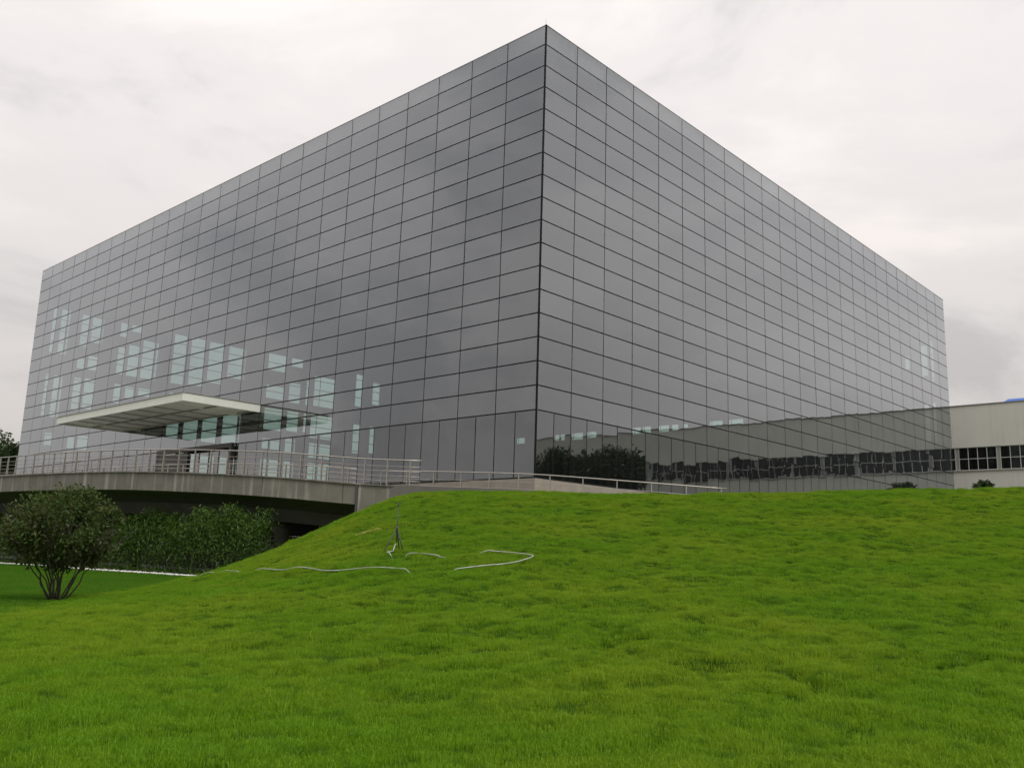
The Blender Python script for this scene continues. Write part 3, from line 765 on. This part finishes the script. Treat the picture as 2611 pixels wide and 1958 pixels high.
for pu, pv in ((-12.3, 49.5), (-22.5, 55.2), (-33, 63.5)):
    b = G(pu, pv)
    zt = 3.0
    mb = MB().tube([(b.x, b.y, -0.2), (b.x, b.y, 1.9), (b.x, b.y, 2.4), (b.x, b.y, zt)], [0.34, 0.34, 0.45, 0.8], 14)
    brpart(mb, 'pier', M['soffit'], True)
# entrance terrace between bridge and facade
ter = MB()
ter.add([Vector((x, y, z)) for z in (5.0, 5.55) for x, y in ((-WL + 4, -5.6), (-13, -5.6), (-13, -0.12), (-WL + 4, -0.12))], [(3, 2, 1, 0), (4, 5, 6, 7), (0, 1, 5, 4), (1, 2, 6, 5), (2, 3, 7, 6), (3, 0, 4, 7)])
brpart(ter, 'entrance_terrace', M['soffit'])
brpart(MB().box(-WL + 4.02, -13.02, -5.58, -0.14, 5.553, 5.585), 'paving', mat('pale_terrace_paving', (0.56, 0.54, 0.50), 0.7, noise=(1.2, 0.1)))
brpart(MB().sweep(fr[:jn + 1], [(0.51, -0.045), (BW - 0.05, -0.045), (BW - 0.05, -0.02), (0.51, -0.02)]), 'paving', M['paving'])
for k in range(6):
    x = -66 + 9.5 * k
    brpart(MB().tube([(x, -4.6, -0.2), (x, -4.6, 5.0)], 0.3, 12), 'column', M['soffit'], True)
# path that carries on past the corner
far_uv = [(-8.4, 49.3, 4.86), (-4.79, 47.5, 4.76), (-1.8, 46.0, 4.66), (1.27, 44.5, 4.52), (4.52, 43.6, 4.31), (10.46, 43.0, 3.98)]
farp = spline([G(*p) for p in far_uv], 0.7)
pf = frames_of(farp)
pth = MB().sweep(pf, [(0.25, 0.0), (0.25, -1.0), (-4.6, -1.0), (-4.6, 0.0)])
tag(pth.build('path', M['paving']), kind='structure')
kb = frames_of(spline([G(-4.2, 42.42, 4.60), (G(-1.5, 41.9, 4.50)), G(1.5, 41.2, 4.36), G(4.5, 40.6, 4.2)], 0.6))
tag(MB().sweep(kb, [(0, 0.14), (0, -0.4), (0.18, -0.4), (0.18, 0.14)]).build('kerb', mat('pale_kerb', (0.30, 0.285, 0.26), 0.8, noise=(4, 0.15))), 'pale stone kerb along the path at the mound top', kind='structure')

def railing(name, label, pts, height, step, bars, post=(0.05, 0.09)):
    base = pts[len(pts) // 2]
    o = empty(name, tuple(base)); tag(o, label, 'railing', 'stainless railings of the bridge and path')
    off = -Vector(base)
    fine = pts
    def up(h, r, n, nm):
        m = MB().tube([p + Vector((0, 0, h)) + off for p in fine], r, n); m.build(nm, M['steel'], o, True)
    up(height, 0.032, 10, 'handrail')
    for b in bars: up(b, 0.014, 7, 'rail_bar')
    for p in resample(pts, step):
        i = min(range(len(fine)), key=lambda k: (fine[k] - p).length)
        t = fine[min(i + 1, len(fine) - 1)] - fine[max(i - 1, 0)]; t.z = 0; t.normalize()
        s = Vector((-t.y, t.x, 0)); q = p + off
        mb = MB()
        w, dd = post
        vs = []
        for z, k in ((-0.05, 1.25), (height * 0.55, 1.0), (height - 0.03, 0.8)):
            for a, b in ((-1, -1), (1, -1), (1, 1), (-1, 1)):
                vs.append(q + t * (a * w / 2) + s * (b * dd / 2 * k) + Vector((0, 0, z)))
        fs = [(3, 2, 1, 0), (8, 9, 10, 11)]
        for l in (0, 4):
            fs += [(l + k, l + (k + 1) % 4, l + 4 + (k + 1) % 4, l + 4 + k) for k in range(4)]
        mb.add(vs, fs)
        mb.box(q.x - 0.08, q.x + 0.08, q.y - 0.08, q.y + 0.08, q.z - 0.01, q.z + 0.015)
        mb.build('post', M['steel'], o)
    return o
nl = [p + s * 0.16 for p, s, _ in fr[6:]]
nl[-1] = nl[-1]
railing('bridge_railing', 'stainless steel railing along the near edge of the curved bridge', nl, 1.22, 1.16, (0.22, 0.45, 0.68, 0.91))
fl = [p + s * (BW - 0.25) for p, s, _ in fr[8:jn - 3]]
railing('bridge_railing', 'stainless railing on the bridge side next to the glass facade', fl, 1.08, 1.5, (0.3, 0.58, 0.83))
railing('path_railing', 'low stainless handrail sloping down past the building corner', farp[2:], 1.08, 1.66, (0.30, 0.66), (0.045, 0.07))

# stair landing with a low railing, seen in the gap beneath the bridge
lb = G(-13.0, 53.0)
lan = empty('stair_landing', (lb.x, lb.y, 0), YAW); tag(lan, 'small concrete landing with low rails beyond the hedge end, under the bridge', 'landing')
MB().box(-1.6, 1.3, 0, 2.6, -0.2, 1.35).build('block', mat('pale_landing', (0.5, 0.49, 0.46), 0.8, noise=(2, 0.15)), lan)
for k in range(5): MB().box(-1.5 + 0.65 * k, -1.46 + 0.65 * k, 0.1, 0.15, 1.35, 2.28).build('post', M['steel'], lan)
for k in range(4): MB().tube([(-1.55, 0.12, 1.55 + 0.25 * k), (1.2, 0.12, 1.55 + 0.25 * k)], 0.022, 8).build('rail_bar', M['steel'], lan, True)
cbm = G(-24.0, 55.0)
bb = MB(); bb.bar(cbm + Vector((0, 0, 3.0)) - RT0 * 1.1, cbm + Vector((0, 0, 3.0)) + RT0 * 1.1, 0.9, 0.45)
brpart(bb, 'pier_crosshead', M['concrete'])

# ------------------------------------------------------------------ white gravel edging
gs = MB()
r2 = np.random.default_rng(4)
gv_, gf = [], []
gl_ = resample(spline([G(a, b, 0.13) for a, b in edge[1:-1]], 0.5), 0.05)
oct_f = [(0, 2, 4), (2, 1, 4), (1, 3, 4), (3, 0, 4), (2, 0, 5), (1, 2, 5), (3, 1, 5), (0, 3, 5)]
for p in gl_:
    for k in range(3):
        c = np.array([p.x, p.y, 0.15]) + r2.normal(0, 1, 3) * (0.13, 0.13, 0.015)
        a = r2.uniform(0.03, 0.065, 3)
        n = len(gv_)
        gv_ += [tuple(c + np.array(d) * a) for d in ((1, 0, 0), (-1, 0, 0), (0, 1, 0), (0, -1, 0), (0, 0, 1), (0, 0, -1))]
        gf += [tuple(i + n for i in f) for f in oct_f]
gr = link('gravel_edging', mesh_np('gravel_edging', gv_, gf, M['gravel']))
tag(gr, 'strip of white gravel between lawn and bamboo hedge', 'gravel', kind='stuff')

# ------------------------------------------------------------------ foliage builders
def leaves(name, P, size, asp, material, seed, droop=0.3, out=None, fold=True):
    """one small folded leaf per point; out = outward direction array or None"""
    r = np.random.default_rng(seed)
    n = len(P)
    d = r.normal(0, 1, (n, 3))
    if out is not None: d = d * 0.75 + out
    d[:, 2] -= droop
    d /= np.linalg.norm(d, axis=1)[:, None] + 1e-9
    up = r.normal(0, 0.6, (n, 3)) + (0, 0, 1)
    s = np.cross(d, up); s /= np.linalg.norm(s, axis=1)[:, None] + 1e-9
    nr = np.cross(s, d)
    ln = size * r.uniform(0.65, 1.35, n)[:, None]; w = ln * asp
    a = P; tip = P + d * ln; m = P + d * ln * 0.5
    l = m + s * w + nr * w * 0.35; q = m - s * w + nr * w * 0.35
    V = np.stack([a, l, tip, q], 1).reshape(-1, 3)
    k = np.arange(n) * 4
    F = np.concatenate([np.stack([k, k + 1, k + 2], 1), np.stack([k, k + 2, k + 3], 1)])
    return mesh_np(name, V, F, material)
def branchy(mb, base, tips, r0, r1, wob, seed):
    r = random.Random(seed)
    for t in tips:
        pts = []
        for k in range(6):
            f = k / 5
            p = Vector(base).lerp(Vector(t), f)
            bow = math.sin(f * math.pi) * wob
            pts.append(p + Vector((r.uniform(-1, 1), r.uniform(-1, 1), r.uniform(-.3, .3))) * bow)
        mb.tube(pts, [r0 + (r1 - r0) * k / 5 for k in range(6)], 6)

# round multi-stemmed shrub on the flat lawn
sb = G(-11.35, 23.3, 0.12)
shr = empty('round_shrub', tuple(sb)); tag(shr, 'round dark shrub with many bare stems fanning from its base', 'shrub')
stem = MB(); r = random.Random(3)
tips1 = []
for k in range(22):
    a = 2 * math.pi * k / 22 + r.uniform(-.15, .15); q = r.uniform(0.25, 1.05)
    tips1.append(Vector((q * math.cos(a), q * math.sin(a), r.uniform(1.25, 1.7) - 0.25 * q)))
for i, t in enumerate(tips1):
    b0 = Vector((t.x * 0.10, t.y * 0.10, -0.08))
    m = MB(); branchy(m, b0, [t], r.uniform(0.017, 0.029), 0.010, 0.07, 50 + i)
    branchy(m, t, [t + Vector((t.x * .5 + r.uniform(-.4, .4), t.y * .5 + r.uniform(-.4, .4), r.uniform(.35, 1.0))) for _ in range(4)], 0.013, 0.005, 0.05, 90 + i)
    m.build('stem', M['bark'], shr, True)
def clumped(n, c, rad, seed, zlow=None, nc=46, spread=0.30):
    """points in clumps through an ellipsoid shell"""
    g = np.random.default_rng(seed)
    q = g.normal(0, 1, (nc, 3)); q /= np.linalg.norm(q, axis=1)[:, None]
    q *= (g.uniform(0.25, 1, nc) ** 0.42)[:, None]
    cc = q * np.array(rad) + np.array(c)
    i = g.integers(0, nc, n)
    P = cc[i] + g.normal(0, 1, (n, 3)) * np.array(rad) * spread * 0.62
    e = ((P - np.array(c)) / np.array(rad))
    keep = (np.linalg.norm(e, axis=1) < 1.12)
    if zlow is not None: keep &= P[:, 2] > zlow + g.normal(0, 0.12, n)
    P = P[keep]; e = e[keep]
    return P, e
P, e_ = clumped(12500, (-0.08 * cy_, -0.08 * sy_, 1.80), (1.29, 1.29, 1.06), 21, 0.66, 84, 0.20)
link('foliage', leaves('foliage', P, 0.105, 0.26, M['leaf_shrub'], 5, 0.15, e_ * 0.7), shr)

# bamboo hedge under the bridge edge
hl = spline([G(a + 0.55, b + 1.25, 0.13) for a, b in [(-48, 68.5), (-39, 62.3)] + edge[2:8]], 0.4)
hl = [p for p in hl]
hed = empty('bamboo_hedge', tuple(hl[len(hl) // 2])); tag(hed, 'dense dark green bamboo hedge below the curved bridge', 'hedge')
ho = Vector(hl[len(hl) // 2])
g_ = np.random.default_rng(33)
H = np.array([tuple(p - ho) for p in hl])
tot = 80000
ii = g_.integers(0, len(H), tot)
cl_h = 2.95 + 0.40 * np.sin(np.arange(len(H)) * 0.9) * np.sin(np.arange(len(H)) * 0.37 + 1) + g_.uniform(-0.2, 0.3, len(H))
cl_h[-7:-3] += 0.35
zf = 1 - np.abs(g_.normal(0, 0.47, tot)); zf = np.clip(zf, 0.06, 1.03)
ths = g_.normal(0, 0.55, tot)
sd_ = np.array([tuple(f[1]) for f in frames_of(hl)])
P = H[ii] + g_.normal(0, 0.17, (tot, 3)) * (1, 1, 0.3) + sd_[ii] * ths[:, None] * np.sqrt(np.clip(1.15 - zf, 0.12, 1))[:, None] * 1.2
P[:, 2] = H[ii][:, 2] + zf * cl_h[ii]
link('foliage', leaves('foliage', P, 0.19, 0.11, M['leaf_bamboo'], 8, 0.55), hed)
cane = MB()
for k in range(60):
    i = random.randrange(len(H)); b0 = Vector(H[i]) + Vector((random.gauss(0, .25), random.gauss(0, .25), -0.05))
    cane.tube([b0, b0 + Vector((random.gauss(0, .08), random.gauss(0, .08), 1.3)), b0 + Vector((random.gauss(0, .2), random.gauss(0, .2), 2.5))], [0.014, 0.012, 0.006], 5)
link('canes', cane.mesh('canes', M['bamboo']), hed)['kind'] = 'stuff'

def tree(name, label, base, h, crad, ctr_h, n, size, seed, cat='tree', group=None, mat_='leaf_tree', nc=70):
    o = empty(name, tuple(base)); tag(o, label, cat, group)
    r = random.Random(seed)
    mb = MB()
    mb.tube([(0, 0, -0.3), (r.uniform(-.1, .1), r.uniform(-.1, .1), ctr_h * 0.45), (r.uniform(-.2, .2), r.uniform(-.2, .2), ctr_h)], [h * 0.026, h * 0.02, h * 0.011], 9)
    for k in range(9):
        a = 2 * math.pi * k / 9 + r.uniform(-.3, .3); z0 = ctr_h * r.uniform(0.42, 0.85)
        branchy(mb, (0, 0, z0), [Vector((math.cos(a) * crad[0] * r.uniform(.45, .85), math.sin(a) * crad[1] * r.uniform(.45, .85), ctr_h + crad[2] * r.uniform(-.35, .6)))], h * 0.010, h * 0.002, 0.12, seed + k)
    link('trunk', mb.mesh('trunk', M['bark'], True), o)
    P, e_ = clumped(n, (0, 0, ctr_h), crad, seed, None, nc, 0.27)
    link('crown', leaves('crown', P, size, 0.30, M[mat_], seed + 1, 0.2, e_ * 0.6), o)
    return o
# trees beyond the far end of the glass facade
tree('broadleaf_tree', 'tall leafy tree at the picture edge behind the bridge railing', (-99.6, 4.6, -0.3), 16, (4.3, 4.3, 5.2), 10.6, 9000, 0.42, 61, group='trees beyond the glass building')
tree('broadleaf_tree', 'smaller dark tree tucked against the far end of the glass facade', (-88.6, 3.6, -0.3), 13, (3.0, 3.0, 4.2), 8.8, 7000, 0.40, 62, group='trees beyond the glass building')
# trees beside the opposite works building: seen mirrored in the lower right-hand glass
tree('yard_tree', 'dark tree mirrored in the lower glass nearest the corner', (46.0, 58, 3.6), 12.5, (4.2, 4.2, 3.4), 8.6, 8000, 0.5, 71, group='trees mirrored in the glass')
tree('yard_tree', 'broad dark tree mirrored in the glass just right of the corner', (37.4, 57, 3.6), 12, (4.8, 4.8, 3.6), 8.2, 8500, 0.5, 72, group='trees mirrored in the glass')
tree('yard_tree', 'small round tree mirrored low in the glass at the far end', (7.5, 76, 3.6), 8.0, (2.0, 2.0, 1.4), 6.4, 5000, 0.4, 73, group='trees mirrored in the glass')
# little shrubs on the crest in front of the works building
for (u_, v_, h_, w_, lab, sd2) in ((19.05, 36.2, 0.44, 0.27, 'small leafy shrub on the crest, the wider of two', 81), (19.5, 36.4, 0.42, 0.23, 'small leafy shrub on the crest nearest the picture edge', 82)):
    b = G(u_, v_, ground_z(u_, v_) - 0.02)
    o = empty('small_shrub', tuple(b)); tag(o, lab, 'shrub', 'small shrubs on the crest')
    mb = MB(); branchy(mb, (0, 0, -0.05), [(random.uniform(-w_, w_) * .7, random.uniform(-w_, w_) * .7, h_ * random.uniform(.6, .95)) for _ in range(7)], 0.014, 0.005, 0.03, sd2)
    link('stem', mb.mesh('stem', M['bark'], True), o)
    P, e_ = clumped(750, (0, 0, h_ * 0.62), (w_, w_, h_ * 0.45), sd2, None, 16, 0.3)
    link('foliage', leaves('foliage', P, 0.09, 0.28, M['leaf_tree'], sd2, 0.0, e_ * 0.6), o)

# ------------------------------------------------------------------ works building opposite the far corner
FY, FZT, FX0, FX1 = 82.0, 21.36, -16.0, 112.0
wz0, wz1 = 13.46, 16.24
fac = empty('works_building', (48, FY, 3.5)); tag(fac, 'low cream rendered works building with a long band of windows', 'building')
fo = Vector((-48, -FY, -3.5))
def fpart(mb, name, m, parent=None, bevel=0):
    o = link(name, mb.mesh(name, m, False, bevel), parent or fac)
    if parent is None: o.location = fo
    return o
fpart(MB().box(FX0, FX1, FY, FY + 0.35, wz1, FZT), 'wall', M['factory'])
fpart(MB().box(FX0, FX1, FY, FY + 0.35, 2.5, wz0), 'wall', M['factory'])
fpart(MB().box(FX0, FX1, FY - 0.07, FY + 0.5, FZT + 0.003, FZT + 0.13), 'coping', mat('grey_coping', (0.26, 0.25, 0.24), 0.7))
fpart(MB().box(FX0, FX1, FY - 0.09, FY + 0.1, wz0 - 0.14, wz0 - 0.003), 'sill', mat('grey_sill', (0.33, 0.31, 0.29), 0.7))
fpart(MB().box(FX0, FX1, FY + 8, FY + 8.2, 2.5, FZT).box(FX0, FX0 + .3, FY + .4, FY + 8, 2.5, FZT).box(FX0, FX1, FY + .4, FY + 8, 12.2, 12.4), 'interior', M['fdark'])
fpart(MB().box(FX0, FX1, FY + 0.4, FY + 24, FZT - 0.6, FZT - 0.3), 'roof', M['fdark'])
PW = 1.05
bay = 4 * PW + 0.42
nb = int((FX1 - FX0) / bay)
hh = (wz1 - wz0) / 2
pane_me = MB().box(0.03, PW - 0.03, 0.10, 0.115, 0.03, hh - 0.03).mesh('pane', M['fglass'])
frm = MB()
for k in range(5): frm.box(k * PW - 0.032, k * PW + 0.032, 0.06, 0.16, 0, 2 * hh)
frm.box(0.0, 4 * PW, 0.064, 0.156, -0.0, 0.055).box(0.0, 4 * PW, 0.064, 0.156, 2 * hh - 0.055, 2 * hh).box(0.0, 4 * PW, 0.064, 0.156, hh - 0.035, hh + 0.035)
frm_me = frm.mesh('window', M['white'])
pil_me = MB().box(4 * PW + 0.05, bay - 0.05, 0.13, 0.43, 0, 2 * hh).mesh('pier', mat('grey_pier', (0.36, 0.35, 0.33), 0.7))
for i in range(nb):
    x0 = -2.85 - 2 * bay + i * bay
    if x0 + bay > FX1: break
    w = link('window', frm_me, fac); w.location = Vector((x0, FY, wz0)) + fo
    p_ = link('pier', pil_me, fac); p_.location = Vector((x0, FY, wz0)) + fo
    for k in range(4):
        for j in (0, 1):
            q = link('pane', pane_me, w); q.location = (k * PW, 0, j * hh)
# blue metal roof monitor behind the parapet
bm_ = MB()
bm_.add([(0.55, FY + 9, FZT - 0.3), (4.4, FY + 9, FZT - 0.3), (4.4, FY + 9, FZT + 1.45), (0.55, FY + 9, FZT + 1.45), (4.4, FY + 16, FZT - 0.3), (0.55, FY + 16, FZT - 0.3), (4.4, FY + 16, FZT + 1.45), (0.55, FY + 16, FZT + 1.45),
         (0.15, FY + 8.8, FZT + 1.45), (4.8, FY + 8.8, FZT + 1.45), (4.8, FY + 16.2, FZT + 1.45), (0.15, FY + 16.2, FZT + 1.45), (0.75, FY + 9.6, FZT + 2.05), (4.8, FY + 9.6, FZT + 2.05), (4.8, FY + 15.4, FZT + 2.05), (0.75, FY + 15.4, FZT + 2.05)],
        [(0, 1, 2, 3), (1, 4, 6, 2), (4, 5, 7, 6), (5, 0, 3, 7), (8, 9, 13, 12), (9, 10, 14, 13), (10, 11, 15, 14), (11, 8, 12, 15), (12, 13, 14, 15), (11, 10, 9, 8)])
fpart(bm_, 'blue_roof', M['blue'])

# ------------------------------------------------------------------ sprinkler tripod and its hose
tu, tv = -2.71, 22.24
tb = G(tu, tv, ground_z(tu, tv))
spr = empty('sprinkler_tripod', tuple(tb)); tag(spr, 'thin dark sprinkler on a tripod standing on the grass slope', 'sprinkler')
MB().tube([(0, 0, 0.10), (0, 0, 1.10)], 0.013, 8).build('pole', M['iron'], spr, True)
MB().tube([(0, 0, 0.48), (0, 0, 0.62)], 0.03, 8).build('collar', M['iron'], spr, True)
for du, dv_ in ((-0.32, -0.26), (0.20, -0.10), (0.04, 0.34)):
    f = G(tu + du, tv + dv_, ground_z(tu + du, tv + dv_)) - tb
    MB().tube([(0, 0, 0.56), f + Vector((0, 0, -0.02))], 0.014, 7).build('leg', M['iron'], spr, True)
hd = MB().tube([(0, 0, 1.10), (0, 0, 1.16)], 0.022, 8).tube([(0, 0, 1.15), RT0 * 0.10 + Vector((0, 0, 1.20))], 0.011, 7).tube([(0, 0, 1.15), RT0 * -0.035 + Vector((0, 0, 1.19))], 0.009, 6)
hd.build('sprinkler_head', M['iron'], spr, True)
hz = [(-10.6, 31.0, .06), (-8.12, 26.4, .06), (-6.25, 23.3, .075), (-4.8, 21.5, .075), (-4.09, 20.65, .075), (-3.16, 20.0, .075), (-2.5, 19.55, .08), (-2.16, 19.2, .07), (-1.95, 18.95, .0), (-1.7, 18.85, -.03), (-1.42, 18.95, .03), (-0.99, 18.87, .07),
      (-0.61, 19.08, .08), (-0.13, 19.42, .085), (0.36, 19.95, .085), (0.6, 20.55, .085), (0.48, 20.88, .08), (0.27, 21.05, .08), (-0.05, 21.15, .08), (-0.37, 21.17, .075), (-0.75, 21.0, .04), (-1.0, 20.75, -.02), (-1.24, 20.6, .04), (-1.62, 20.75, .07), (-1.92, 21.1, .075),
      (-2.23, 21.5, .06), (-2.42, 21.5, -.01), (-2.6, 21.35, .04), (-2.76, 21.44, .07), (-2.84, 21.68, .08), (-2.75, 22.0, .1), (tu, tv, 0.16)]
hs = spline([Vector((a, b, 0.0 if dz < 0.05 else 1.0)) for a, b, dz in hz[:-1]], 0.07)      # z: 1 lies on the grass, 0 sunk in it
hu = np.array([p.x for p in hs]); hv = np.array([p.y for p in hs]); hf_ = np.clip(np.array([p.z for p in hs]), 0, 1)
surf = terrain(hu, hv); surf = surf + LA * lumps(hu, hv) * np.clip((hu + 14) / 3, 0, 1) * np.clip((surf - 0.14) / 0.25, 0.25, 1)
k = 4
pad = np.pad(surf, k, mode='edge'); mxs = np.max([pad[i:i + len(surf)] for i in range(2 * k + 1)], axis=0)
pad = np.pad(mxs, k, mode='edge'); mxs = np.mean([pad[i:i + len(surf)] for i in range(2 * k + 1)], axis=0)
hzz = np.where(hf_ > 0.5, mxs + 0.040, surf - 0.015)
pad = np.pad(hzz, 5, mode='edge'); hzz = np.mean([pad[i:i + len(surf)] for i in range(11)], axis=0)
hp = [G(a, b, c) for a, b, c in zip(hu, hv, hzz)] + [G(tu - 0.02, tv - 0.1, ground_z(tu, tv) + 0.14), G(tu, tv, ground_z(tu, tv) + 0.2)]
hose = MB().tube(hp, 0.013, 8)
tag(hose.build('garden_hose', M['hose'], smooth=True), 'pale grey hose looping across the grass to the sprinkler', 'hose')
